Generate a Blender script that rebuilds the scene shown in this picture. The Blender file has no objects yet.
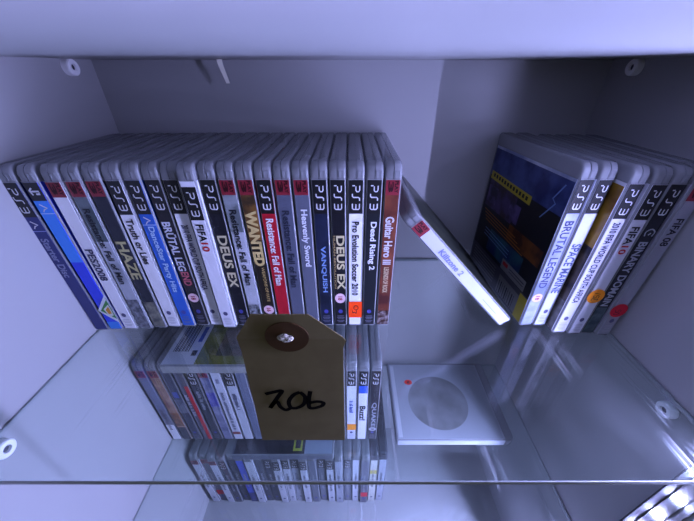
import bpy, bmesh, math, random
from mathutils import Vector, Matrix
random.seed(7)
S = bpy.context.scene
COL = S.collection
R = math.radians

# ------------------------------------------------------------------ layout (metres)
ZC = 0.685                    # eye height above the cabinet floor
Z1, Z2, Z0 = 0.4542, 0.2200, 0.6940   # tops of shelf one / two, underside of the uppermost one
HW = 0.2665                   # half width inside
HWR = 0.2705
YB = 0.3705                   # face of the back panel
YF = 0.056                    # front edge of the cabinet sides
YS = 0.0894                   # front edge of the glass
GT = 0.0045
CT, CD, CH = 0.0138, 0.135, 0.171     # game case thickness, depth, height
FRONT = 0.2331

# ------------------------------------------------------------------ materials
MATS = {}
def mat(key, col=(.5, .5, .5), rough=.5, spec=.4, metal=0.0, coat=0.0, emit=0.0, noise=None):
    if key in MATS: return MATS[key]
    m = bpy.data.materials.new(key); m.use_nodes = True
    nt = m.node_tree; b = nt.nodes['Principled BSDF']
    b.inputs['Base Color'].default_value = (*col, 1)
    b.inputs['Roughness'].default_value = rough
    b.inputs['Specular IOR Level'].default_value = spec
    b.inputs['Metallic'].default_value = metal
    if coat:
        b.inputs['Coat Weight'].default_value = coat
        b.inputs['Coat Roughness'].default_value = .09
    if emit:
        b.inputs['Emission Color'].default_value = (*col, 1)
        b.inputs['Emission Strength'].default_value = emit
    if noise:
        sc, c2, lo, hi = noise
        tc = nt.nodes.new('ShaderNodeTexCoord'); n = nt.nodes.new('ShaderNodeTexNoise')
        n.inputs['Scale'].default_value = sc; n.inputs['Detail'].default_value = 6
        r = nt.nodes.new('ShaderNodeValToRGB')
        r.color_ramp.elements[0].position = lo; r.color_ramp.elements[0].color = (*col, 1)
        r.color_ramp.elements[1].position = hi; r.color_ramp.elements[1].color = (*c2, 1)
        nt.links.new(tc.outputs['Object'], n.inputs['Vector'])
        nt.links.new(n.outputs['Fac'], r.inputs['Fac'])
        nt.links.new(r.outputs['Color'], b.inputs['Base Color'])
    MATS[key] = m
    return m

def hx(c):
    return tuple(.86*(((v/255)+.055)/1.055)**2.4 if v/255 > .04045 else v/255/12.92 for v in c)

def paper(rgb):                       # printed card behind a clear film
    return mat('print_%d_%d_%d' % rgb, hx(rgb), .42, .3, coat=.25)
def ink(rgb):
    return mat('ink_%d_%d_%d' % rgb, hx(rgb), .45, .25)
def artwork(rgb, rgb2, scale=70, lo=.4, hi=.62):
    return mat('art_%d_%d_%d_%d_%d_%d' % (rgb+rgb2), hx(rgb), .42, .3, coat=.25, noise=(scale, hx(rgb2), lo, hi))

def clear_plastic(key, col, alpha, rough=.22):
    m = bpy.data.materials.new(key); m.use_nodes = True
    nt = m.node_tree; b = nt.nodes['Principled BSDF']
    b.inputs['Base Color'].default_value = (*col, 1); b.inputs['Roughness'].default_value = rough
    b.inputs['Specular IOR Level'].default_value = .5
    t = nt.nodes.new('ShaderNodeBsdfTransparent'); t.inputs['Color'].default_value = (.86, .87, .9, 1)
    mx = nt.nodes.new('ShaderNodeMixShader'); mx.inputs[0].default_value = alpha
    nt.links.new(t.outputs[0], mx.inputs[1]); nt.links.new(b.outputs[0], mx.inputs[2])
    nt.links.new(mx.outputs[0], nt.nodes['Material Output'].inputs['Surface'])
    return m
M_SHELL = clear_plastic('clear_case_plastic', (.32, .33, .355), .60, .12)
M_SMOKE = clear_plastic('smoky_case_plastic', (.06, .065, .08), .85)

def glass_mat(key, tint, gloss_rough):
    m = bpy.data.materials.new(key); m.use_nodes = True
    nt = m.node_tree; nt.nodes.remove(nt.nodes['Principled BSDF'])
    t = nt.nodes.new('ShaderNodeBsdfTransparent'); t.inputs['Color'].default_value = (*tint, 1)
    g = nt.nodes.new('ShaderNodeBsdfGlossy'); g.inputs['Roughness'].default_value = gloss_rough
    f = nt.nodes.new('ShaderNodeFresnel')
    ge = nt.nodes.new('ShaderNodeNewGeometry'); io = nt.nodes.new('ShaderNodeMapRange')   # same reflectance at both faces of the pane
    io.inputs[3].default_value = 1.5; io.inputs[4].default_value = 1/1.5
    nt.links.new(ge.outputs['Backfacing'], io.inputs[0]); nt.links.new(io.outputs[0], f.inputs['IOR'])
    mx = nt.nodes.new('ShaderNodeMixShader')
    d = nt.nodes.new('ShaderNodeBsdfDiffuse'); d.inputs['Color'].default_value = (.7, .72, .75, 1)
    mx2 = nt.nodes.new('ShaderNodeMixShader')
    # thin uneven film of dust and wipe marks on the surface
    tc = nt.nodes.new('ShaderNodeTexCoord'); n = nt.nodes.new('ShaderNodeTexNoise')
    n.inputs['Scale'].default_value = 22; n.inputs['Detail'].default_value = 8
    mp = nt.nodes.new('ShaderNodeMapping'); mp.inputs['Scale'].default_value = (1, .35, 1); mp.inputs['Rotation'].default_value = (0, 0, .5)
    mr = nt.nodes.new('ShaderNodeMapRange'); mr.inputs[1].default_value = .35; mr.inputs[2].default_value = .8
    mr.inputs[3].default_value = .002; mr.inputs[4].default_value = .018
    L = nt.links.new
    m2 = nt.nodes.new('ShaderNodeMapping'); m2.inputs['Scale'].default_value = (170, 5, 1); m2.inputs['Rotation'].default_value = (0, 0, .42)
    n2 = nt.nodes.new('ShaderNodeTexNoise'); n2.inputs['Scale'].default_value = 1.0; n2.inputs['Detail'].default_value = 3
    r2 = nt.nodes.new('ShaderNodeMapRange'); r2.inputs[1].default_value = .60; r2.inputs[2].default_value = .68; r2.inputs[3].default_value = 0; r2.inputs[4].default_value = .32
    n3 = nt.nodes.new('ShaderNodeTexNoise'); n3.inputs['Scale'].default_value = 9.0
    r3 = nt.nodes.new('ShaderNodeMapRange'); r3.inputs[1].default_value = .50; r3.inputs[2].default_value = .62
    mu = nt.nodes.new('ShaderNodeMath'); mu.operation = 'MULTIPLY'; ad = nt.nodes.new('ShaderNodeMath'); ad.operation = 'ADD'
    L(tc.outputs['Object'], m2.inputs[0]); L(m2.outputs[0], n2.inputs['Vector']); L(n2.outputs['Fac'], r2.inputs[0])
    L(tc.outputs['Object'], n3.inputs['Vector']); L(n3.outputs['Fac'], r3.inputs[0]); L(r2.outputs[0], mu.inputs[0]); L(r3.outputs[0], mu.inputs[1])
    L(mr.outputs[0], ad.inputs[0]); L(mu.outputs[0], ad.inputs[1])
    L(tc.outputs['Object'], mp.inputs[0]); L(mp.outputs[0], n.inputs['Vector']); L(n.outputs['Fac'], mr.inputs[0])
    L(f.outputs[0], mx.inputs[0]); L(t.outputs[0], mx.inputs[1]); L(g.outputs[0], mx.inputs[2])
    L(ad.outputs[0], mx2.inputs[0]); L(mx.outputs[0], mx2.inputs[1]); L(d.outputs[0], mx2.inputs[2])
    L(mx2.outputs[0], nt.nodes['Material Output'].inputs['Surface'])
    return m
M_GLASS = glass_mat('shelf_glass', (.93, .972, .962), .02)
M_EDGE = mat('glass_edge', (.30, .33, .35), .3, .6)
M_EDGE2 = mat('glass_edge_dark', (.22, .24, .25), .3, .6)
M_LAM = mat('white_laminate', (.31, .31, .318), .36, .4)
M_WHITE = paper((232, 232, 238)); M_BLACK = paper((20, 20, 25)); M_RED = paper((132, 34, 50))
M_INKW = ink((215, 215, 222)); M_INKD = ink((22, 22, 28)); M_INKG = ink((120, 120, 130))

# ------------------------------------------------------------------ mesh helpers
def link(name, me, m=None, parent=None, loc=(0, 0, 0), rot=(0, 0, 0)):
    o = bpy.data.objects.new(name, me); COL.objects.link(o)
    if m is not None and me is not None and not me.materials:
        for x in (m if isinstance(m, (list, tuple)) else [m]): me.materials.append(x)
    o.parent = parent; o.location = loc; o.rotation_euler = rot
    return o
def tag(o, label=None, cat=None, group=None, kind=None):
    for k, v in (('label', label), ('category', cat), ('group', group), ('kind', kind)):
        if v: o[k] = v
    return o
def thing(name, label, cat, loc=(0, 0, 0), rot=(0, 0, 0), group=None):
    o = bpy.data.objects.new(name, None); COL.objects.link(o)
    o.empty_display_size = .01
    o.location = loc; o.rotation_euler = rot
    return tag(o, label, cat, group)

class MB:
    def __init__(s): s.v, s.f, s.mi = [], [], []
    def poly(s, pts, mi=0):
        n = len(s.v); s.v += [tuple(p) for p in pts]; s.f.append(tuple(range(n, n+len(pts)))); s.mi.append(mi)
    def box(s, x0, x1, y0, y1, z0, z1, mi=0):
        n = len(s.v)
        s.v += [(x0,y0,z0),(x1,y0,z0),(x1,y1,z0),(x0,y1,z0),(x0,y0,z1),(x1,y0,z1),(x1,y1,z1),(x0,y1,z1)]
        for q in ((0,3,2,1),(4,5,6,7),(0,1,5,4),(1,2,6,5),(2,3,7,6),(3,0,4,7)):
            s.f.append(tuple(n+i for i in q)); s.mi.append(mi)
    def loft(s, loops, cap=True, mi=0):
        k = len(loops[0]); n0 = len(s.v)
        for l in loops: s.v += [tuple(p) for p in l]
        for a in range(len(loops)-1):
            for i in range(k):
                j = (i+1) % k
                s.f.append((n0+a*k+i, n0+a*k+j, n0+(a+1)*k+j, n0+(a+1)*k+i)); s.mi.append(mi)
        if cap:
            s.f.append(tuple(n0+i for i in range(k))[::-1]); s.mi.append(mi)
            m = n0+(len(loops)-1)*k
            s.f.append(tuple(m+i for i in range(k))); s.mi.append(mi)
    def mesh(s, name, smooth=False, mats=None):
        me = bpy.data.meshes.new(name); me.from_pydata(s.v, [], s.f)
        for p, i in zip(me.polygons, s.mi): p.material_index = i
        bm = bmesh.new(); bm.from_mesh(me); bmesh.ops.recalc_face_normals(bm, faces=bm.faces); bm.to_mesh(me); bm.free()
        if smooth:
            for p in me.polygons: p.use_smooth = True
            me.set_sharp_from_angle(angle=R(35))
        for x in (mats or []): me.materials.append(x)
        me.update(); return me

def rrect(y0, y1, z0, z1, rad, seg=6):            # rounded rectangle; radii at (y0z0, y1z0, y1z1, y0z1)
    pts = []
    for (cy, cz, a0, r) in ((y0, z0, 180, rad[0]), (y1, z0, 270, rad[1]), (y1, z1, 0, rad[2]), (y0, z1, 90, rad[3])):
        ccy = cy + r if cy == y0 else cy - r
        ccz = cz + r if cz == z0 else cz - r
        for i in range(seg+1):
            a = R(a0 + 90*i/seg); pts.append((ccy + r*math.cos(a), ccz + r*math.sin(a)))
    return pts

def ribbon(mb, pts, w, z=0.0):                   # flat pen stroke through 2-D points, round-ish joins
    P = [Vector(p) for p in pts]; L, Rr = [], []
    for i, p in enumerate(P):
        d = (P[min(i+1, len(P)-1)] - P[max(i-1, 0)])
        d = d.normalized() if d.length > 0 else Vector((1, 0))
        n = Vector((-d.y, d.x))
        k = 1.0
        if 0 < i < len(P)-1:
            a = (P[i]-P[i-1]).normalized(); c = max(.55, abs(a.dot(d))); k = 1/c
        L.append(p + n*w*.5*k); Rr.append(p - n*w*.5*k)
    for i in range(len(P)-1):
        mb.poly([(*L[i], z), (*L[i+1], z), (*Rr[i+1], z), (*Rr[i], z)])

def smooth_pts(pts, n=6):
    out = []
    P = [pts[0]] + list(pts) + [pts[-1]]
    for i in range(1, len(P)-2):
        p0, p1, p2, p3 = (Vector(P[i+k]) for k in (-1, 0, 1, 2))
        for j in range(n):
            t = j/n
            out.append(.5*((2*p1)+(p2-p0)*t+(2*p0-5*p1+4*p2-p3)*t*t+(3*p1-p0-3*p2+p3)*t*t*t))
    out.append(Vector(P[-2])); return out

# glyphs ------------------------------------------------------------
_T = {}
def glyphs(s, bold=.012):
    """2-D verts scaled to the unit box, faces"""
    if (s, bold) in _T: return _T[(s, bold)]
    cu = bpy.data.curves.new('t', 'FONT'); cu.body = s; cu.offset = bold; cu.resolution_u = 3
    o = bpy.data.objects.new('t', cu); COL.objects.link(o)
    dg = bpy.context.evaluated_depsgraph_get()
    me = bpy.data.meshes.new_from_object(o.evaluated_get(dg))
    vs = [v.co.copy() for v in me.vertices]; fs = [tuple(p.vertices) for p in me.polygons]
    bpy.data.objects.remove(o); bpy.data.curves.remove(cu); bpy.data.meshes.remove(me)
    x0 = min(v.x for v in vs); x1 = max(v.x for v in vs); y0 = min(v.y for v in vs); y1 = max(v.y for v in vs)
    r = ([((v.x-x0)/(x1-x0), (v.y-y0)/(y1-y0)) for v in vs], fs, (x1-x0)/(y1-y0))
    _T[(s, bold)] = r; return r

def spine_text(s, zt, length, cap, xc=0.0, y=-.00055, bold=.012, key=None):
    """mesh: letters running down the spine, letter tops to the right; "~" gives worn print too small to read"""
    if s == '~':
        mb = MB(); rr = random.Random(int(zt*1e5+length*1e6)); a = 0.0
        while a < length:
            w = rr.uniform(.0010, .0022); lo = rr.uniform(0, .15); hi = rr.uniform(.6, 1)
            if rr.random() > .16: mb.poly([(xc-cap/2+cap*lo, y, zt-a), (xc-cap/2+cap*hi, y, zt-a), (xc-cap/2+cap*hi, y, zt-a-w), (xc-cap/2+cap*lo, y, zt-a-w)])
            a += w + .0007
        return mb.mesh('lettering')
    vs, fs, _ = glyphs(s, bold)
    me = bpy.data.meshes.new('lettering')
    me.from_pydata([(xc - cap/2 + b*cap, y, zt - a*length) for a, b in vs], [], fs); me.update()
    return me
def flat_text(s, x0, z0, w, h, y, bold=.012):    # upright lettering on a front face
    vs, fs, _ = glyphs(s, bold)
    me = bpy.data.meshes.new('lettering')
    me.from_pydata([(x0 + a*w, y, z0 + b*h) for a, b in vs], [], fs); me.update()
    return me
def disc(mb, cx, cz, rx, rz, y, n=20, mi=0):
    mb.poly([(cx+rx*math.cos(2*math.pi*i/n), y, cz+rz*math.sin(2*math.pi*i/n)) for i in range(n)], mi)

# ------------------------------------------------------------------ game case kit (local: x thickness, y depth from the spine, z height)
def shell_mesh(t=CT):
    mb = MB(); h = t/2
    def lp(x, ins):
        return [(x, y, z) for y, z in rrect(ins, CD-ins, ins*.6, CH-ins, (.0022, .002, .0035, .0075))]
    xs = ((-h, .0019), (-h+.0004, .0010), (-h+.0010, .0004), (-h+.0019, 0), (-.0004, 0), (-.0003, .0007), (.0003, .0007), (.0004, 0), (h-.0019, 0), (h-.0010, .0004), (h-.0004, .0010), (h, .0019))
    mb.loft([lp(*a) for a in xs])
    # raised lip of the film pocket and the moulded frame on the clear header
    mb.box(-h+.0009, h-.0009, -.0004, .0015, .1581, .1588)
    mb.box(.0012, .0017, -.0003, .0015, .1594, .1642); mb.box(h-.0026, h-.0021, -.0003, .0015, .1594, .1642)
    mb.box(.0012, h-.0021, -.0003, .0015, .1642, .1647)
    mb.box(-h-.00025, -h+.001, .004, .131, .1581, .1587); mb.box(h-.001, h+.00025, .004, .131, .1581, .1587)
    return mb.mesh('case_shell', True)
SHELL = shell_mesh(); SHELL.materials.append(M_SHELL)
SHELL_SMOKE = SHELL.copy(); SHELL_SMOKE.materials.clear(); SHELL_SMOKE.materials.append(M_SMOKE)
SLV = {}
def sleeve_mesh(m, zt=.1577):
    k = (m.name, zt)
    if k in SLV: return SLV[k]
    mb = MB(); h = CT/2
    mb.box(-h+.0013, h-.0013, -.0002, .0003, .0028, zt)
    mb.box(-h-.00012, -h+.0001, .0016, .131, .0028, .1577)
    mb.box(h-.0001, h+.00012, .0016, .131, .0028, .1577)
    SLV[k] = mb.mesh('cover_sleeve', mats=[m]); return SLV[k]
def panel(z0, z1, m, y=-.00036, w=CT/2-.0013, name='panel'):
    mb = MB(); mb.box(-w, w, y, -.0001, z0, z1); return mb.mesh(name, mats=[m])

def logo_mesh(zt):
    mb = MB(); k = .0058; st = .00085
    def put(paths, off):
        for p in paths:
            ribbon(tmp, [(off + a*k*.92, b*k) for a, b in p], st)
    tmp = MB()
    put([[(0, 1), (.7, 1), (.92, .86), (.92, .62), (.72, .48), (.1, .48)], [(0, .36), (0, 0)]], 0)
    put([[(0, 0), (.4, 0), (.56, .14), (.56, .86), (.72, 1), (1.1, 1)]], k*1.15)
    put([[(0, 1), (.75, 1), (.93, .86), (.93, .14), (.75, 0), (0, 0)], [(.08, .5), (.9, .5)]], k*2.6)
    mb.v = [(b - k/2, -.00055, zt - a) for a, b, c in tmp.v]; mb.f = tmp.f; mb.mi = tmp.mi
    return mb.mesh('format_lettering', mats=[M_INKW])
LOGO = logo_mesh(.1533)
LOGO_LOW = logo_mesh(.1488)
def red_text_mesh():
    mb = MB()
    for s, zt, L, cap, xc in (('PLAY', .1572, .0100, .0030, .0030), ('3', .1568, .0090, .0042, -.0016)):
        vs, fs, _ = glyphs(s, .04); n = len(mb.v)
        mb.v += [(xc-cap/2+b*cap, -.00055, zt-a*L) for a, b in vs]; mb.f += [tuple(n+i for i in f) for f in fs]; mb.mi += [0]*len(fs)
    return mb.mesh('format_lettering', mats=[ink((48, 8, 18))])
REDTEXT = red_text_mesh()
BAND_B = panel(.1292, .1577, M_BLACK); BAND_BL = panel(.1248, .1533, M_BLACK); BAND_R = panel(.1455, .1577, M_RED)
def footer_mesh(dark):
    mb = MB(); disc(mb, 0, .021, .0022, .0026, -.0005)
    for i, z in enumerate((.0145, .0125, .0105, .0078, .0062)):
        w = (.0032, .0038, .003, .0038, .0026)[i]; mb.poly([(-w, -.0005, z), (w, -.0005, z), (w, -.0005, z+.0006), (-w, -.0005, z+.0006)], 1)
    return mb.mesh('maker_marks', mats=[ink((70, 70, 150)) if dark else ink((86, 84, 120)), ink((120, 120, 140)) if dark else ink((168, 168, 180))])
FOOT_D, FOOT_L = footer_mesh(True), footer_mesh(False)

GR1 = 'game cases standing left of the gap on the upper glass shelf'
GR2 = 'game cases standing right of the gap on the upper glass shelf'
GR3 = 'game cases standing on the lower glass shelf'
GR4 = 'game cases standing on the cabinet floor'
GR5 = 'game cases lying flat'

def case(label, loc, body, head='black', rot=(0, 0, 0), group=None, foot=None, texts=(), extra=None, shell=SHELL, low=False):
    t = thing('game_case', label, 'game case', loc, rot, group)
    link('case_shell', shell, None, t)
    link('cover_sleeve', sleeve_mesh(body), None, t)
    if head == 'black':
        link('format_band', BAND_BL if low else BAND_B, None, t); link('format_lettering', LOGO_LOW if low else LOGO, None, t)
    elif head == 'red':
        link('format_band', BAND_R, None, t); link('format_lettering', REDTEXT, None, t)
    for (s, zt, L, cap, xc, m) in texts:
        link('title_lettering', spine_text(s, zt, L, cap, xc, bold=.026), m, t)
    if foot: link('maker_marks', FOOT_D if foot == 'd' else FOOT_L, None, t)
    if extra: extra(t)
    return t
def bit(t, name, z0, z1, m, x0=None, x1=None, y=-.00045, label=None):
    w = CT/2-.0013
    mb = MB(); mb.box(-w if x0 is None else x0, w if x1 is None else x1, y, -.0002, z0, z1)
    o = link(name, mb.mesh(name), m, t)
    if label: o['label'] = label
    return o
def badge(t, zc, s='18', r=.0056, col=(232, 196, 204), inkc=(150, 30, 50), xr=None):
    mb = MB(); disc(mb, 0, zc, xr or .0052, r, -.0006)
    b = link('rating_badge', mb.mesh('rating_badge'), paper(col), t)
    link('rating_digits', spine_text(s, zc+.0024, .0048, .0044, 0, -.00075, .03), ink(inkc), b)
def sticker_round(t, zc, s, col, r=.0088, xc=0.0, rough=None):
    mb = MB(); n = 28
    ring = [(xc+r*.95*math.cos(2*math.pi*i/n), zc+r*math.sin(2*math.pi*i/n)) for i in range(n)]
    mb.loft([[(a, -.0006, b) for a, b in ring], [(a, -.0008, b) for a, b in ring]])
    b = link('price_sticker', mb.mesh('price_sticker'), ink(col), t); return b

# ------------------------------------------------------------------ the setting
def slab(name, x0, x1, y0, y1, z0, z1, m=M_LAM, kind='structure'):
    mb = MB(); mb.box(x0, x1, y0, y1, z0, z1)
    return tag(link(name, mb.mesh(name), m), kind=kind)
ZT = 0.93
slab('wall_left', -HW-.016, -HW, YF, YB+.008, 0, ZT)
slab('wall_right', HWR, HWR+.016, YF, YB+.008, 0, ZT)
slab('wall_back', -HW, HWR, YB, YB+.008, 0, ZT)
slab('floor', -HW-.016, HW+.016, YF, YB+.008, -.018, 0)
slab('ceiling', -HW-.016, HW+.016, YF, YB+.008, ZT, ZT+.018)

def shelf(label, ztop):
    t = thing('glass_shelf', label, 'shelf', (0, 0, ztop-GT))
    a, b = -HW+.0006, HWR-.0006
    mb = MB(); mb.box(a+.0004, b-.0004, YS+.0006, YB-.0016, 0, GT)
    link('glass_pane', mb.mesh('glass_pane'), M_GLASS, t)
    for nm, y0, y1, m in (('front_edge', YS, YS+.0006, M_EDGE), ('rear_edge', YB-.0016, YB-.001, M_EDGE2)):
        mb = MB(); mb.loft([[(x, y0, .0006), (x, y0, GT-.0006), (x, (y0+y1)/2, GT), (x, y1, GT), (x, y1, 0), (x, (y0+y1)/2, 0)] for x in (a, b)])
        link(nm, mb.mesh(nm), m, t)
    for x0, x1 in ((a, a+.0004), (b-.0004, b)):
        mb = MB(); mb.box(x0, x1, YS+.0006, YB-.0016, GT-.0014, GT); link('side_edge', mb.mesh('side_edge'), M_EDGE2, t)
    return t
t = thing('laminate_shelf', 'white laminate shelf close above the first row of game cases, seen from below', 'shelf', (0, 0, Z0))
TK = .018; YL = .0572
mb = MB(); mb.loft([[(x, y, z) for y, z in rrect(YL, YB-.001, 0, TK, (.0012, .0005, .0005, .0012), 4)] for x in (-HW+.0006, HWR-.0006)])
link('board', mb.mesh('board', True), M_LAM, t)
mb = MB(); mb.loft([[(x, y, z) for y, z in rrect(YL-.0006, YL+.0001, .0013, TK-.0013, (.0003, .0001, .0001, .0003), 2)] for x in (-HW+.0006, HWR-.0006)])
link('edge_band', mb.mesh('edge_band', True), M_LAM, t)
shelf('clear glass shelf under the long row of game cases and the brown tag', Z1)
shelf('lower clear glass shelf holding the second row of game cases and one lying case', Z2)

def pin(x, y, ztop, label):
    s = 1 if x < 0 else -1
    t = thing('shelf_support', label, 'shelf support', (x, y, ztop-.0072), (0, 0, 0 if s > 0 else math.pi), 'white plastic shelf supports on the side walls')
    mb = MB(); n = 24
    def ring(xx, r): return [(xx, r*math.cos(2*math.pi*i/n), r*math.sin(2*math.pi*i/n)) for i in range(n)]
    mb.loft([ring(0, .0070), ring(.0055, .0070), ring(.0066, .0062), ring(.0066, .0030), ring(.0040, .0026)])
    link('support_body', mb.mesh('support_body', True), mat('white_plastic', (.82, .82, .84), .4), t)
    mb = MB(); mb.loft([ring(.0038, .0026), ring(.0045, .0026)])
    link('screw_head', mb.mesh('screw_head'), mat('screw_dark', (.06, .06, .08), .35, metal=.6), t)
pin(-HW, .336, Z0+.0005, 'white round shelf support high on the left wall by the back corner')
pin(HWR, .336, Z0+.0005, 'shaded round shelf support high on the right wall by the back corner')
pin(-HW, .1155, Z1-GT, 'white round shelf support on the bright left wall near the glass front')
pin(HWR, .1465, Z1-GT, 'round shelf support on the right wall under the glass, near the light strip')

# LED strip in the front right corner
t = thing('led_strip', 'metal channel with bright bluish LEDs standing in the front corner', 'light', (HWR-.0005, .104, 0), (0, 0, 0))
d = Vector((-.878, -.478, 0)).normalized(); p = Vector((-d.y, d.x, 0))
ZL = Z0-.002
def CP(a, b, z): v = d*a + p*b; return (v.x, v.y, z)
mb = MB()
prof = [(0.0028, -.0100), (.0062, -.0100), (.0070, -.0092), (.0070, .0092), (.0062, .0100), (.0028, .0100)]
mb.loft([[CP(a, b, z) for a, b in prof] for z in (.002, ZL)])
link('channel', mb.mesh('channel'), mat('dull_aluminium', (.05, .055, .055), .5, .25), t)
mb = MB(); mb.loft([[CP(a, b, z) for a, b in ((.0070, -.004), (.0076, -.004), (.0076, .004), (.0070, .004))] for z in (.004, ZL-.002)])
link('circuit_tape', mb.mesh('circuit_tape'), mat('tape_grey', (.03, .033, .033), .6, .2), t)
LEDC = (.44, .465, 1.0)
M_LED = mat('led_light', LEDC, .5, emit=6000.0)
mb = MB(); mb.loft([[CP(a, b, z) for a, b in ((.0076, -.0030), (.0086, -.0026), (.0086, .0026), (.0076, .0030))] for z in (-.0020, .0020)])
LED = mb.mesh('led', mats=[M_LED])
nled = 22
for i in range(nled): link('led', LED, None, t, (0, 0, .016 + i*(ZL-.032)/(nled-1)))

# scrap of tape under the uppermost shelf
mb = MB()
prof = [(0, 0), (-.0012, -.004), (-.0006, -.009), (.0012, -.0145), (.0032, -.0205)]
lp = []
for i, (y, z) in enumerate(prof):
    x = i*.0011
    lp.append([(x, y, z), (x+.0052-.0004*i, y+.0004, z), (x+.0052-.0004*i, y+.0007, z), (x, y+.0003, z)])
mb.loft(lp)
tag(link('tape_scrap', mb.mesh('tape_scrap', True), mat('pale_tape', (.78, .76, .66), .4), None, (-.131, .352, Z0)), 'small torn strip of pale tape hanging under the uppermost glass shelf', 'tape')

# ------------------------------------------------------------------ first row, left block (21 cases)
GOLD = ink((196, 176, 120)); OLIVE = ink((188, 180, 130))
P0 = -.2664; PITCH = .01464
def row1(i, label, body, head='black', foot=None, texts=(), extra=None, dy=0.0, ry=0.0, low=False):
    x = P0 + PITCH*(i-.5)
    return case(label, (x, FRONT+dy, Z1+.0001), body, head, (0, R(ry), 0), GR1, foot, texts, extra, low=low)

def move_icon(t, zc, c):
    mb = MB(); tm = MB()
    ribbon(tm, [(-.0030, -.0022), (.0005, .0026), (.0014, -.0004)], .0010); ribbon(tm, [(.0014, -.0004), (.0036, -.0020)], .0008)
    mb.v = [(b, -.00055, zc-a) for a, b, c_ in tm.v]; mb.f, mb.mi = tm.f, tm.mi
    link('motion_icon', mb.mesh('motion_icon'), c, t)
def e1(t):
    move_icon(t, .1225, M_INKW); bit(t, 'divider_line', .1160, .1165, ink((150, 160, 210)))
row1(1, 'navy blue game case flat against the left wall, grey title', paper((44, 52, 112)), texts=[('Starter Disc', .1094, .0405, .0066, 0, ink((140, 146, 180)))], extra=e1, dy=-.007, ry=-1.2)
def e2(t):
    mb = MB(); tm = MB()
    ribbon(tm, [(0, -.0035), (0, .0035), (.0022, .0030), (.0022, .0004)], .0013); ribbon(tm, [(-.0028, -.001), (-.0005, -.0035), (.0030, -.0022)], .0012)
    mb.v = [(b, -.00055, .1508-a) for a, b, c_ in tm.v]; mb.f, mb.mi = tm.f, tm.mi
    link('format_symbol', mb.mesh('format_symbol'), M_INKW, t)
    bit(t, 'light_blue_panel', .085, .1430, mat('print_blue_fade', hx((60, 140, 240)), .42, .3, coat=.25), y=-.0003)
    move_icon(t, .1372, M_INKW); bit(t, 'divider_line', .1318, .1324, ink((190, 215, 250)))
    w = CT/2+.0003
    mb = MB(); mb.poly([(-w, -.0008, .028), (w, -.0008, .047), (w, -.0008, .012)], 0); mb.poly([(-w+.003, -.0009, .028), (w, -.0009, .042), (w, -.0009, .017)], 1)
    mb.poly([(-.0005, -.00095, .030), (w-.0008, -.00095, .036), (w-.0008, -.00095, .022), (.0015, -.00095, .020)], 2); mb.poly([(.001, -.001, .029), (w-.0018, -.001, .0335), (w-.0018, -.001, .0245), (.002, -.001, .0235)], 3)
    link('corner_sticker', mb.mesh('corner_sticker', mats=[ink((225, 230, 235)), ink((70, 140, 70)), ink((225, 225, 220)), ink((214, 150, 50))]), None, t)
    bit(t, 'light_blue_foot', .0032, .0125, paper((50, 130, 225)))
c2 = case('bright blue game case with a green and white sticker at its foot', (P0+PITCH*1.5, FRONT-.0064, Z1+.0001), paper((40, 66, 226)), None, (0, R(-.8), 0), GR1, None, (), None)
link('format_band', panel(.1430, .1577, M_BLACK), None, c2); e2(c2)
row1(3, 'white game case with red band, beside the bright blue case', M_WHITE, 'red', 'l', [('PES2008', .0981, .034, .0070, 0, ink((50, 52, 84)))], dy=-.0056)
row1(4, 'grey-green game case with red band and dark smoky foot, fourth from the left wall', artwork((150, 156, 166), (196, 200, 212), 20), 'red', None,
     [('Resistance: Fall of Man', .1356, .0763, .0060, 0, ink((30, 34, 44)))], lambda t: (bit(t, 'dark_artwork', .003, .040, artwork((64, 68, 76), (130, 132, 142), 260)), bit(t, 'upper_artwork', .105, .1454, artwork((70, 84, 88), (104, 114, 120), 60), y=-.0003)), dy=-.0045)
row1(5, 'black game case with red band and large angular yellowish title', paper((28, 32, 46)), 'red', None,
     [('HAZE', .1046, .0406, .0092, 0, OLIVE)], lambda t: bit(t, 'dark_artwork', .003, .036, artwork((70, 72, 70), (130, 128, 112), 120)), dy=-.0034)
row1(6, 'white game case with small dark title standing between black and bright blue ones', M_WHITE, 'black', 'l', [('Truth or Lies', .1255, .0454, .0062, 0, ink((40, 34, 44)))], dy=-.0022)
def e7(t): move_icon(t, .1238, M_INKW); bit(t, 'divider_line', .1192, .1197, ink((190, 215, 250)))
row1(7, 'blue game case with pale slanted title, seventh from the left wall', paper((38, 96, 196)), 'black', 'd', [('DanceStar Party Hits', .118, .0709, .0066, 0, ink((176, 206, 240)))], e7, dy=-.0012)
row1(8, 'black game case with white and red capitals and a pink round badge', paper((24, 22, 30)), 'black', 'd', [('BRÜTAL LEG', .1218, .0505, .0088, 0, ink((206, 208, 222))), ('END', .0702, .0160, .0072, 0, ink((190, 96, 110)))], lambda t: badge(t, .0390, '18'))
row1(9, 'white game case with long line of small dark capitals, between black and white cases', M_WHITE, 'black', 'l', [('2010 FIFA WORLD CUP SOUTH AFRICA', .1191, .0700, .0058, 0, ink((40, 40, 80)))])
row1(10, 'white game case set slightly forward, bold dark title with red number', paper((226, 226, 236)), 'black', 'l', [('FIFA', .121, .0165, .0066, 0, M_INKD), ('10', .1035, .009, .0062, 0, ink((190, 40, 50)))], dy=-.0035, low=True)
row1(11, 'black game case with angular gold capitals, right of the forward white case', paper((22, 22, 34)), 'black', 'd', [('DEUS EX', .1086, .0566, .0084, 0, ink((206, 196, 160)))])
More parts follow.
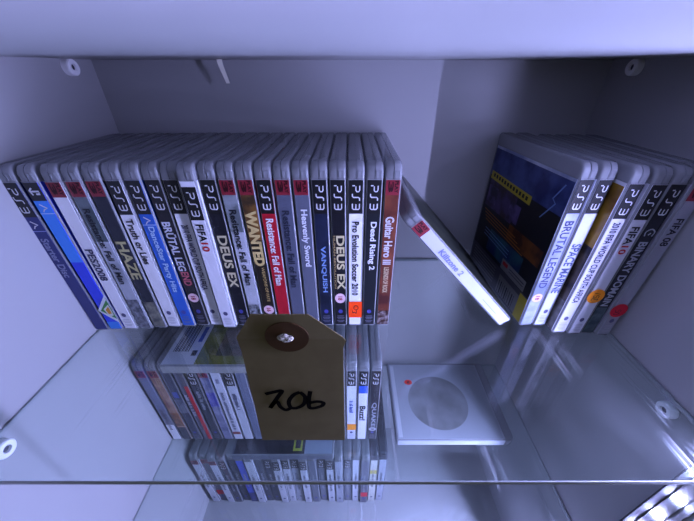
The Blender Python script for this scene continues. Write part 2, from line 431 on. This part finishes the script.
row1(12, 'pale game case with red band and dark treetops at its foot', artwork((196, 198, 208), (150, 156, 164), 18), 'red', None, [('Resistance: Fall of Man', .1328, .0783, .0062, 0, ink((26, 30, 38)))],
     lambda t: (bit(t, 'dark_artwork', .003, .030, artwork((40, 44, 48), (150, 154, 160), 200)), bit(t, 'upper_artwork', .112, .1454, artwork((96, 104, 108), (140, 146, 152), 60), y=-.0003)))
def e13(t):
    bit(t, 'brown_panel', .104, .1454, artwork((122, 84, 40), (60, 44, 30), 60), y=-.0003)
    link('title_lettering', spine_text('WANTED', .1321, .0551, .0096, -.0002, bold=.05), ink((206, 182, 120)), t)
    link('subtitle_lettering', spine_text('WEAPONS OF FATE', .0756, .0414, .0030, .0015, bold=.02), ink((176, 150, 96)), t)
    badge(t, .0235, '16')
row1(13, 'brown and black game case with heavy gold capitals, red band', paper((34, 28, 26)), 'red', None, (), e13)
row1(14, 'bright red game case with white title under a black band', paper((176, 22, 44)), 'black', None, [('Resistance: Fall of Man', .1248, .0703, .0066, .0002, ink((230, 222, 226)))])
row1(15, 'grey game case with red band and dark barely readable title, right of the red one', paper((86, 90, 108)), 'red', None, [('Resistance: Fall of Man', .1321, .080, .0064, 0, ink((40, 44, 60)))])
row1(16, 'grey game case with red band and white title, right of the grey dark-lettered one', paper((92, 96, 112)), 'red', None, [('Heavenly Sword', .1331, .0566, .0070, 0, ink((220, 222, 228)))])
row1(17, 'navy game case with thin widely spaced pale title', artwork((18, 24, 44), (34, 42, 68), 40), 'black', 'd', [('VANQUISH', .0981, .0521, .0052, 0, ink((120, 150, 200)))])
row1(18, 'black game case with gold capitals and a pink oval badge at its foot', paper((20, 20, 28)), 'black', 'd', [('DEUS EX', .1086, .0591, .0074, .0012, ink((206, 194, 150))), ('HUMAN REVOLUTION', .1086, .058, .0020, -.0042, ink((150, 130, 90)))], lambda t: badge(t, .0384, '18', .0062))
def e19(t):
    mb = MB(); mb.box(-.0062, .0071, -.0009, -.0006, .0130, .0340)
    s = link('price_sticker', mb.mesh('price_sticker'), ink((255, 72, 20)), t); s['label'] = 'orange-red square price sticker with handwritten figures'
    m2 = MB(); tm = MB()
    ribbon(tm, smooth_pts([(.0005, .003), (.0035, .003), (.0045, .0005), (.002, -.0012), (-.0004, .0006), (.0005, .003)]), .0007)
    ribbon(tm, smooth_pts([(-.0015, -.0015), (-.0015, -.004), (.001, -.0035), (.0024, -.0045), (.003, -.0018)]), .0007)
    m2.v = [(a*.9-.0008, -.00095, .0248+b*1.3) for a, b, c in tm.v]; m2.f, m2.mi = tm.f, tm.mi
    link('pen_marks', m2.mesh('pen_marks'), M_INKD, s)
row1(19, 'white game case with an orange-red square price sticker at its foot', M_WHITE, 'black', None, [('Pro Evolution Soccer 2010', .1221, .0800, .0060, 0, M_INKD)], e19)
row1(20, 'black game case with white title, second from the gap', paper((20, 24, 32)), 'black', 'd', [('Dead Rising 2', .1218, .0493, .0066, 0, ink((226, 228, 232)))])
def e21(t):
    link('title_lettering', spine_text('Guitar Hero III', .1266, .0480, .0076, -.0004, bold=.03), ink((200, 196, 200)), t)
    link('subtitle_lettering', spine_text('LEGENDS OF ROCK', .0755, .0300, .0046, -.0002, bold=.03), ink((196, 172, 140)), t)
    bit(t, 'dark_artwork', .003, .022, artwork((56, 26, 24), (150, 140, 140), 190, .45, .7))
row1(21, 'rust brown game case at the end of the row beside the gap', artwork((70, 24, 24), (124, 62, 40), 40), 'red', None, (), e21)

def face(t, s, name, rects, mats):
    mb = MB()
    for (y0, y1, z0, z1, mi, n) in rects:
        x = s*(CT/2+.00014+.00004*n); mb.poly([(x, y0, z0), (x, y1, z0), (x, y1, z1), (x, y0, z1)], mi)
    return link(name, mb.mesh(name, mats=mats), None, t)
# the case leaning over the gap
TH = 43.0; th = R(TH)
xb = P0 + PITCH*21 + .0012 + CH*math.sin(th)
off = Vector((CT/2*math.cos(th), 0, CT/2*math.sin(th)))
case('white-spined game case leaning steeply across the gap, red band at its head', (xb+off.x, FRONT-.001, Z1+.0002+off.z), paper((186, 188, 204)), 'red', (0, -th, 0), GR2, None,
     [('Killzone 2', .122, .036, .0060, 0, ink((120, 124, 160)))], lambda t: (bit(t, 'small_print', .020, .046, ink((150, 156, 190)), -.0014, -.0006),
      face(t, 1, 'front_artwork', [(.0016, .131, .003, .1577, 0, 1), (.0016, .006, .003, .1577, 1, 2)], [artwork((40, 46, 44), (70, 74, 62), 40), paper((120, 124, 70))])))

# ------------------------------------------------------------------ first row, right block (6 cases)
XR = .1800
W6 = .01415
def row1r(i, label, body, head='black', foot=None, texts=(), extra=None, dy=0.0, ry=0.0, low=False):
    return case(label, (XR+W6*(i-.5)-(.0004 if i < 3 else 0), FRONT+dy, Z1+.0001+.0069*math.sin(R(abs(ry)))), body, head, (0, R(ry), R((4.0, 3.0, 1.2, .8, .4, 0)[i-1])), GR2, foot, texts, extra, low=low)
def side_art(t):
    """printed back cover: u runs from the far edge to the spine, w from the top down"""
    mb = MB(); xs = -CT/2-.00016
    Y = lambda u: .131 - u*.129
    Zz = lambda w: .1550 - w*.152
    lay = [0]
    def quad(u0, u1, w0, w1, mi, sk=0.0, n=1):
        x = xs - .00003*n
        mb.poly([(x, Y(u0), Zz(w0)), (x, Y(u1), Zz(w0+sk)), (x, Y(u1), Zz(w1+sk)), (x, Y(u0), Zz(w1))], mi)
    quad(0, 1, 0, 1, 0, n=1)
    quad(0, 1, 0, .20, 1, n=2); quad(.03, .50, .20, .44, 5, n=2); quad(.5, .97, .44, .56, 2, n=2); quad(.25, .8, .58, .76, 3, n=2)
    quad(.02, .66, .165, .225, 4, .02, n=3)
    for k in range(12): quad(.06+.048*k, .09+.048*k, .178+.002*k, .205+.002*k, 9, n=4)
    for k in range(3): quad(.04+.19*k, .20+.19*k, .27+.01*k, .40+.01*k, (6, 5, 6)[k], n=3)
    for k in range(4): quad(.05+.02*k, .62+.05*k, .465+.024*k, .472+.024*k, 7, .03, n=4)
    for k in range(3): quad(.15, .6, .60+.026*k, .606+.026*k, 10, .02, n=4)
    # jagged lightning stroke by the spine
    x = xs-.00012
    pts = [(.93, .03), (.86, .13), (.90, .15), (.80, .27)]
    for (a, b), (c, e) in zip(pts, pts[1:]):
        mb.poly([(x, Y(a), Zz(b)), (x, Y(a+.012), Zz(b)), (x, Y(c+.012), Zz(e)), (x, Y(c), Zz(e))], 10)
    quad(0, 1, .79, 1, 8, n=3); quad(.55, .92, .70, .785, 11, n=4); quad(.57, .65, .715, .745, 12, n=5)
    quad(.68, .90, .725, .735, 8, n=5); quad(.68, .90, .748, .756, 8, n=5)
    quad(.90, 1.0, .80, 1, 4, n=4); quad(.58, .90, .83, .985, 11, n=4)
    for k in range(9): quad(.60+.03*k, .60+.03*k+(.008, .014, .006)[k % 3], .87, .98, 9, n=5)
    for k in range(6): quad(.05, .50, .82+.026*k, .828+.026*k, 13, n=4)
    mats = [artwork((16, 18, 30), (30, 26, 30), 30), artwork((26, 34, 86), (64, 78, 130), 45), artwork((60, 30, 20), (110, 62, 24), 60), artwork((20, 34, 84), (40, 84, 96), 45),
            paper((176, 160, 40)), artwork((52, 34, 40), (74, 60, 104), 60), artwork((92, 78, 128), (46, 36, 56), 70), ink((150, 96, 40)), paper((70, 70, 78)), ink((20, 18, 22)),
            ink((110, 140, 190)), paper((120, 120, 122)), ink((170, 40, 40)), ink((120, 120, 124))]
    link('back_cover', mb.mesh('back_cover', mats=mats), None, t)
row1r(1, 'silvery game case showing its dark blue illustrated back cover to the gap', artwork((120, 132, 168), (200, 206, 224), 30), 'black', None, [('BRUTAL LEGEND', .1224, .0717, .0080, 0, ink((64, 70, 110)))],
      lambda t: (side_art(t), badge(t, .0385, '18', .0052)), dy=.0005)
row1r(2, 'white game case with dark blue capitals, second from the gap in the right block', paper((216, 220, 236)), 'black', 'l', [('SPACE MARINE', .1003, .0554, .0082, 0, ink((74, 84, 128)))], ry=.3)
def e3r(t):
    mb = MB(); xs = -CT/2-.0002
    for (z0, z1, m) in ((.100, .155, 0), (.040, .100, 1), (.003, .040, 2)):
        mb.poly([(xs, .002, z0), (xs, .131, z0), (xs, .131, z1), (xs, .002, z1)], m)
    link('front_artwork', mb.mesh('front_artwork', mats=[artwork((170, 130, 40), (120, 84, 30), 40), artwork((90, 76, 60), (40, 34, 32), 60), artwork((120, 118, 112), (70, 62, 54), 60)]), None, t)
row1r(3, 'white game case with gold side, long line of dark capitals, set forward', paper((222, 222, 232)), 'black', 'l', [('2010 FIFA WORLD CUP SOUTH AFRICA', .1260, .0850, .0060, 0, ink((40, 40, 80)))], e3r, dy=-.0105, ry=.7)
def pen(st, strokes, cx, cz, k, name='pen_marks'):
    m2 = MB(); tm = MB()
    for s in strokes: ribbon(tm, smooth_pts(s), .11)
    m2.v = [(cx+b*k, -.00095, cz-a*k) for a, b, c in tm.v]; m2.f, m2.mi = tm.f, tm.mi
    link(name, m2.mesh(name), M_INKD, st)
ONE = [(-.75, -.5), (-.55, .55)]; FIVE = [(.35, .5), (-.15, .5), (-.2, .1), (.2, .1), (.3, -.3), (-.2, -.5)]; POUND = [(.9, .5), (.62, .6), (.6, 0), (.5, -.5), (1.0, -.5)]
def e4r(t):
    s = sticker_round(t, .051, '', (255, 150, 20), .0082); s['label'] = 'round orange price sticker with handwritten figures'
    pen(s, [ONE, FIVE, POUND], .0, .051, .0052)
row1r(4, 'white game case with a round orange price sticker at its foot', paper((214, 214, 226)), 'black', 'l', [('FIFA', .1231, .0165, .0070, 0, M_INKD), ('10', .1055, .0085, .0062, 0, ink((190, 40, 50)))], e4r, dy=-.0125, ry=1.2)
def e5r(t):
    bit(t, 'dark_artwork', .003, .036, artwork((44, 60, 66), (86, 100, 104), 90))
    tm = MB(); m2 = MB()
    ribbon(tm, smooth_pts([(.003, .003), (-.001, .0036), (-.0035, 0), (-.001, -.0036), (.003, -.003)]), .0011); ribbon(tm, [(0, .001), (.002, -.0005)], .0012)
    m2.v = [(b, -.00055, .1170-a) for a, b, c in tm.v]; m2.f, m2.mi = tm.f, tm.mi
    link('title_emblem', m2.mesh('title_emblem'), ink((170, 174, 184)), t)
row1r(5, 'black game case with grey block capitals, second from the right wall', paper((24, 26, 34)), 'black', None, [('BINARY DOMAIN', .1086, .0706, .0076, 0, ink((168, 172, 184)))], e5r, dy=-.0115, ry=1.6)
def e6r(t):
    s = sticker_round(t, .0345, '', (200, 24, 44), .0082); s['label'] = 'round red price sticker with handwritten figures'
    pen(s, [FIVE, [(.9, .3), (.55, .5), (.5, -.3), (.9, -.4), (.9, .3)]], -.001, .0345, .0052)
row1r(6, 'grey-white game case with red band against the right wall, red round sticker', paper((150, 150, 160)), 'red', 'l', [('FIFA 08', .1309, .0250, .0066, 0, M_INKD)], e6r, dy=-.014, ry=1.9)

# ------------------------------------------------------------------ the tag
t = thing('luggage_tag', 'brown card tag with handwritten number standing on the glass in front of the games', 'tag', (-.0338, .116, Z1))
w, h, c = .0298, .1250, .0185
def tz(z):                       # the top of the card bends away from the viewer a little
    k = max(0, z-.106); return -k*.05
out = [(-.0312, .0002), (.0297, .0002), (.0298, .0990), (.0313, .1045), (.0295, .1075), (.0140, .1232), (.0118, h), (-.0177, h), (-.0287, .1072), (-.0280, .0960)]
def tagcard():
    bm = bmesh.new()
    vs = [bm.verts.new((x, 0, z)) for x, z in out]
    f = bm.faces.new(vs)
    for zc in [.10+.002*i for i in range(0, 12)]:
        bmesh.ops.bisect_plane(bm, geom=bm.verts[:]+bm.edges[:]+bm.faces[:], plane_co=(0, 0, zc), plane_no=(0, 0, 1))
    r = bmesh.ops.extrude_face_region(bm, geom=bm.faces[:])
    for v in r['geom']:
        if isinstance(v, bmesh.types.BMVert): v.co.y += .0005
    for v in bm.verts: v.co.y += tz(v.co.z)
    bmesh.ops.recalc_face_normals(bm, faces=bm.faces)
    me = bpy.data.meshes.new('card'); bm.to_mesh(me); bm.free(); return me
link('card', tagcard(), mat('manila_card', hx((122, 109, 76)), .8, .15, noise=(60, hx((116, 103, 71)), .4, .6)), t)
zc = .1080; ry_ = tz(zc)
mb = MB(); n = 40
def ringp(r, y): return [(r*1.04*math.cos(2*math.pi*i/n)-.0008, y+tz(zc+r*math.sin(2*math.pi*i/n)), zc+r*math.sin(2*math.pi*i/n)) for i in range(n)]
mb.loft([ringp(.0040, -.0001), ringp(.0040, -.0006), ringp(.0115, -.0006), ringp(.0115, -.0001)], cap=False)
ring_o = link('reinforcement_ring', mb.mesh('reinforcement_ring'), mat('fibre_brown', hx((72, 46, 20)), .7, .2), t); ring_o['label'] = 'dark brown fibre ring around the hole'
bm = bmesh.new()
for (x, z, r) in ((-.0030, .0006, .0027), (.0012, -.0003, .0029), (-.0008, -.0015, .0024), (-.0012, .0018, .0022)):
    bmesh.ops.create_uvsphere(bm, u_segments=14, v_segments=10, radius=r*.8, matrix=Matrix.Translation((x*.8-.0010, ry_-.0009, zc+z*.8)) @ Matrix.Diagonal((1.25, .8, .85, 1)))
me = bpy.data.meshes.new('string_knot'); bm.to_mesh(me); bm.free()
link('string_knot', me, mat('cotton', (.62, .58, .52), .9, .1, noise=(900, (.2, .17, .14), .45, .6)), t)
# digits traced as pen strokes, in millimetres on the card
tm = MB()
def S_(pts): ribbon(tm, smooth_pts([(a, b) for a, b in pts], 7), .0029)
S_([(-0.02053, 0.05656), (-0.01512, 0.05859), (-0.00961, 0.05994), (-0.0129, 0.05353), (-0.01965, 0.04135)])
S_([(-0.01965, 0.04135), (-0.01438, 0.04861), (-0.01257, 0.04282), (-0.00957, 0.03911), (-0.00634, 0.0409)])
S_([(0.00174, 0.05859), (-0.00268, 0.0556), (-0.00635, 0.04861), (-0.00578, 0.04208), (-0.00198, 0.04135), (0.00313, 0.04574), (0.00461, 0.05353), (0.00174, 0.05859)])
S_([(0.00839, 0.05967), (0.00696, 0.05144), (0.00653, 0.04208), (0.01009, 0.04135), (0.01497, 0.04399), (0.01598, 0.04718), (0.01225, 0.04861), (0.00707, 0.04718)])
m2 = MB(); m2.v = [(a, -.0003, b) for a, b, c_ in tm.v]; m2.f, m2.mi = tm.f, tm.mi
link('handwritten_number', m2.mesh('handwritten_number'), mat('marker_black', (.004, .0035, .0035), .9, .02), t)

# ------------------------------------------------------------------ second row, on the lower glass shelf
HID = 'game case on the lower glass shelf standing behind the brown tag'
D2 = .2345; P2 = -.2640; G2 = .01515
def x2(i): return P2 + G2*(i-.5)
def row2(i, label, body, head='black', foot=None, texts=(), extra=None, shell=SHELL, ry=0.0):
    return case(label, (x2(i), D2, Z2+.0001), body, head, (0, R(ry), 0), GR3, foot, texts, extra, shell)
row2(1, 'grey game case with white foot on the lower shelf, nearest the left wall', paper((112, 114, 130)), 'red', None, [('~', .080, .050, .0050, 0, ink((90, 86, 100)))], lambda t: bit(t, 'white_foot', .003, .040, M_WHITE))
row2(2, 'tan and orange game case on the lower shelf, second from the left wall', artwork((170, 136, 112), (120, 78, 52), 40), 'red', None, (), lambda t: (bit(t, 'dark_artwork', .003, .034, paper((54, 56, 66))), bit(t, 'orange_artwork', .038, .070, artwork((150, 96, 50), (90, 62, 44), 90))))
row2(3, 'dark game case with a small blue emblem on the lower shelf', paper((52, 56, 72)), None, 'd', (), lambda t: (bit(t, 'blue_emblem', .104, .116, paper((70, 84, 160)), -.003, .003), bit(t, 'grey_artwork', .07, .10, artwork((110, 114, 126), (70, 74, 90), 90))))
row2(4, 'game case with a bright red stripe down its dark spine', paper((78, 78, 92)), None, None, [('~', .112, .050, .0050, -.002, ink((170, 170, 182)))], lambda t: bit(t, 'red_stripe', .003, .128, paper((190, 24, 36)), .0008, None))
row2(5, 'blackish game case on the lower shelf right of the red-striped one', paper((44, 48, 60)), 'black', 'd', [('~', .118, .040, .0050, 0, ink((150, 154, 166)))])
row2(6, 'grey game case with purple-blue artwork on the lower shelf, red band', artwork((92, 96, 130), (140, 142, 170), 50), 'red', None, (), lambda t: bit(t, 'purple_artwork', .085, .115, artwork((70, 66, 150), (110, 110, 180), 70)))
row2(7, 'white game case with full-height white spine and small red foot mark', paper((200, 202, 214)), None, None, [('~', .118, .090, .0046, 0, ink((90, 92, 110)))], lambda t: (bit(t, 'red_mark', .016, .022, paper((130, 50, 50))), bit(t, 'top_print', .134, .142, ink((130, 130, 150)), -.002, .002)))
row2(8, 'white game case with dark band on the lower shelf, second left of the tag', paper((190, 194, 206)), 'black', None, [('~', .115, .036, .0056, 0, ink((60, 64, 90)))])
row2(9, 'plain grey-blue game case on the lower shelf, partly behind the brown tag', paper((104, 112, 136)), None, None)
for i in range(10, 18):
    row2(i, HID, paper(((60, 62, 76), (190, 192, 204), (96, 100, 116), (40, 44, 58))[i % 4]), 'black', None)
row2(18, 'white game case with orange sticker on the lower shelf, right beside the tag', paper((206, 210, 226)), 'black', 'l', [('~', .098, .026, .0060, 0, ink((60, 84, 160)))], lambda t: bit(t, 'price_sticker', .028, .042, ink((240, 150, 30)), None, .0065, y=-.0008))
row2(19, 'white game case with blue patch and black rounded title on the lower shelf', paper((214, 216, 228)), 'black', None, [('Buzz!', .086, .034, .0080, 0, M_INKD)], lambda t: bit(t, 'blue_patch', .114, .1292, paper((40, 84, 190))))
row2(20, 'black game case with grey capitals ending the lower shelf row', paper((30, 32, 40)), 'black', 'd', [('QUAKE', .094, .058, .0070, 0, ink((150, 154, 164)))], lambda t: badge(t, .030, '18', .0048, (170, 172, 180), (60, 60, 70)))

# lying cases
def flat(label, x, y, z, up, body, extra, shell=SHELL, head=None, sx=1):
    t = thing('game_case', label, 'game case', (x, y, z + CT/2 + .0003), (0, R(90*up), 0), GR5)
    link('case_shell', shell, None, t); link('cover_sleeve', sleeve_mesh(body), None, t)
    extra(t, -1 if up > 0 else 1)
    return t
def f_a(t, s):
    r = [(.002, .131, .003, .155, 0, 0), (.002, .131, .040, .155, 1, 1), (.014, .100, .060, .120, 2, 2), (.030, .085, .085, .112, 3, 3), (.010, .05, .126, .15, 2, 2)]
    r += [(.020, .075, .008+.0019*k, .0089+.0019*k+.0005*(k%2), 4, 2) for k in range(10)]
    r += [(.014, .022, .031, .037, 4, 2), (.035, .060, .031, .036, 5, 2)]
    face(t, s, 'printed_cover', r, [paper((186, 190, 204)), artwork((120, 122, 50), (82, 90, 40), 40), artwork((96, 84, 66), (60, 62, 50), 60), artwork((120, 88, 116), (80, 60, 84), 50), ink((50, 52, 60)), ink((60, 80, 160))])
flat('game case lying on the second row, barcode and yellow-green picture upward', -.217, .2206, Z2+CH, 1, paper((150, 152, 150)), f_a)
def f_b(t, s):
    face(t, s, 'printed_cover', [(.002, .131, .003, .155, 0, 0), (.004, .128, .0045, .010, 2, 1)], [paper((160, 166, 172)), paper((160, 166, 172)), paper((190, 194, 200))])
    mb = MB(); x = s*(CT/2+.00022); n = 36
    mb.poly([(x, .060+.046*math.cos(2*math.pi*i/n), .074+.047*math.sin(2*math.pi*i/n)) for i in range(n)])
    link('cover_oval', mb.mesh('cover_oval'), artwork((104, 106, 104), (146, 150, 152), 26, .3, .75), t)  # broad mottled grey oval, darker than the cover around it
    mb = MB(); x = s*(CT/2+.00028)
    mb.poly([(x, .095+.0050*math.cos(2*math.pi*i/24), .032+.0065*math.sin(2*math.pi*i/24)) for i in range(24)])
    p_ = link('price_sticker', mb.mesh('price_sticker'), ink((240, 52, 30)), t); p_['label'] = 'small orange-red price sticker'
    vs, fs, _ = glyphs('8', .02); me = bpy.data.meshes.new('pen_marks')
    me.from_pydata([(s*(CT/2+.00034), .0925+b*.005, .030+a*.004) for a, b in vs], [], fs); link('pen_marks', me, M_INKD, p_)
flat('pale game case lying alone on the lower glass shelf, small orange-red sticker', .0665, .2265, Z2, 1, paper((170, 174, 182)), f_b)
def f_c(t, s):
    r = [(.002, .131, .003, .155, 0, 0), (.002, .131, .003, .046, 1, 1), (.006, .028, .050, .064, 2, 1), (.010, .024, .053, .061, 0, 2)]
    face(t, s, 'printed_cover', r, [paper((28, 30, 40)), paper((150, 160, 178)), paper((170, 180, 60))])
flat('dark-covered game case lying across the tops of the bottom row', -.0255, .2290, CH, -1, paper((90, 94, 108)), f_c)

# ------------------------------------------------------------------ third row, on the cabinet floor
D3 = .2335; P3 = -.2580; G3 = .01445
BOT = [('white', 'red', 'white-spined game case of the bottom row against the left wall'), ('greyred', 'red', 'grey game case with a red sticker in the bottom row, second from the left wall'),
       ('white', 'red', 'white game case in the bottom row beside the grey one with the red sticker'), ('dark', 'black', 'dark grey game case in the bottom row, fourth from the left wall'),
       ('dark2', None, 'dark plain game case in the bottom row left of the blue one'), ('blue', None, 'bright blue game case in the bottom row'),
       ('white', None, 'white game case in the bottom row right of the blue one'), ('dark', None, 'dark game case in the bottom row, two from the blue one'),
       ('dark2', 'black', 'dark game case in the bottom row left of the four white ones'), ('white', 'black', 'leftmost of four adjoining white game cases in the bottom row'),
       ('white', 'black', 'second from the left of four adjoining white game cases in the bottom row'), ('pale', 'black', 'third from the left of four adjoining white game cases in the bottom row'),
       ('white', 'black', 'rightmost of four adjoining white game cases in the bottom row'), ('grey', None, 'clear grey game case in the bottom row right of the four white ones'),
       ('grey', 'black', 'grey game case in the bottom row just left of a single white one'), ('white', 'black', 'single white game case between grey ones in the bottom row'),
       ('pale', None, 'pale grey game case in the bottom row right of the single white one'), ('grey', 'black', 'grey game case in the bottom row, fifth from its free end'),
       ('white', None, 'white game case in the bottom row left of the red-stickered grey one'), ('greyred', None, 'grey game case with a small red sticker near the free end of the bottom row'),
       ('yellow', None, 'white and yellowish game case, second from the free end of the bottom row'), ('pale', None, 'pale game case with a smoky shell at the free end of the bottom row')]
BC = {'white': (200, 202, 214), 'pale': (160, 164, 178), 'grey': (104, 108, 122), 'dark': (60, 63, 76), 'dark2': (48, 52, 66), 'blue': (64, 84, 196), 'greyred': (96, 98, 112), 'yellow': (196, 196, 190)}
for i, (b, hd, lab) in enumerate(BOT):
    def ex(t, i=i, b=b):
        if b == 'greyred': bit(t, 'price_sticker', .030, .045, ink((200, 40, 56)), None, .0065, y=-.0008)
        if b == 'yellow': bit(t, 'yellow_print', .112, .124, paper((190, 176, 80)))
        if b == 'blue': bit(t, 'dark_foot', .003, .040, paper((50, 56, 120)))
    dk = BC[b][0] < 120
    case(lab, (P3+G3*(i+.5), D3+.002*math.sin(i*1.9), .0001), paper(BC[b]), hd, (0, 0, 0), GR4, 'd' if dk else 'l',
         [('~', .112, .050 + .004*(i % 4), .0042, 0, ink((150, 152, 164)) if dk else ink((96, 98, 112)))], ex, SHELL_SMOKE if i >= 20 else SHELL)

# ------------------------------------------------------------------ light, world, camera
wd = bpy.data.worlds.new('room'); S.world = wd; wd.use_nodes = True
bg = wd.node_tree.nodes['Background']; bg.inputs[0].default_value = (.90, .97, .98, 1); bg.inputs[1].default_value = .10

cam = bpy.data.cameras.new('camera'); co = bpy.data.objects.new('camera', cam); COL.objects.link(co)
cam.sensor_fit = 'HORIZONTAL'; cam.sensor_width = 36; cam.lens = 300.0/694*36
cam.shift_x = -3.5/694; cam.clip_start = .003; cam.clip_end = 20
co.location = (0, 0, ZC); co.rotation_euler = (R(90-32.4), 0, 0)
S.camera = co
vs = S.view_settings
S.display_settings.display_device = 'sRGB'
vs.view_transform = 'Standard'; vs.look = 'None'; vs.exposure = 0.0; vs.gamma = 1.0; vs.use_curve_mapping = False
S.cycles.transparent_max_bounces = 24
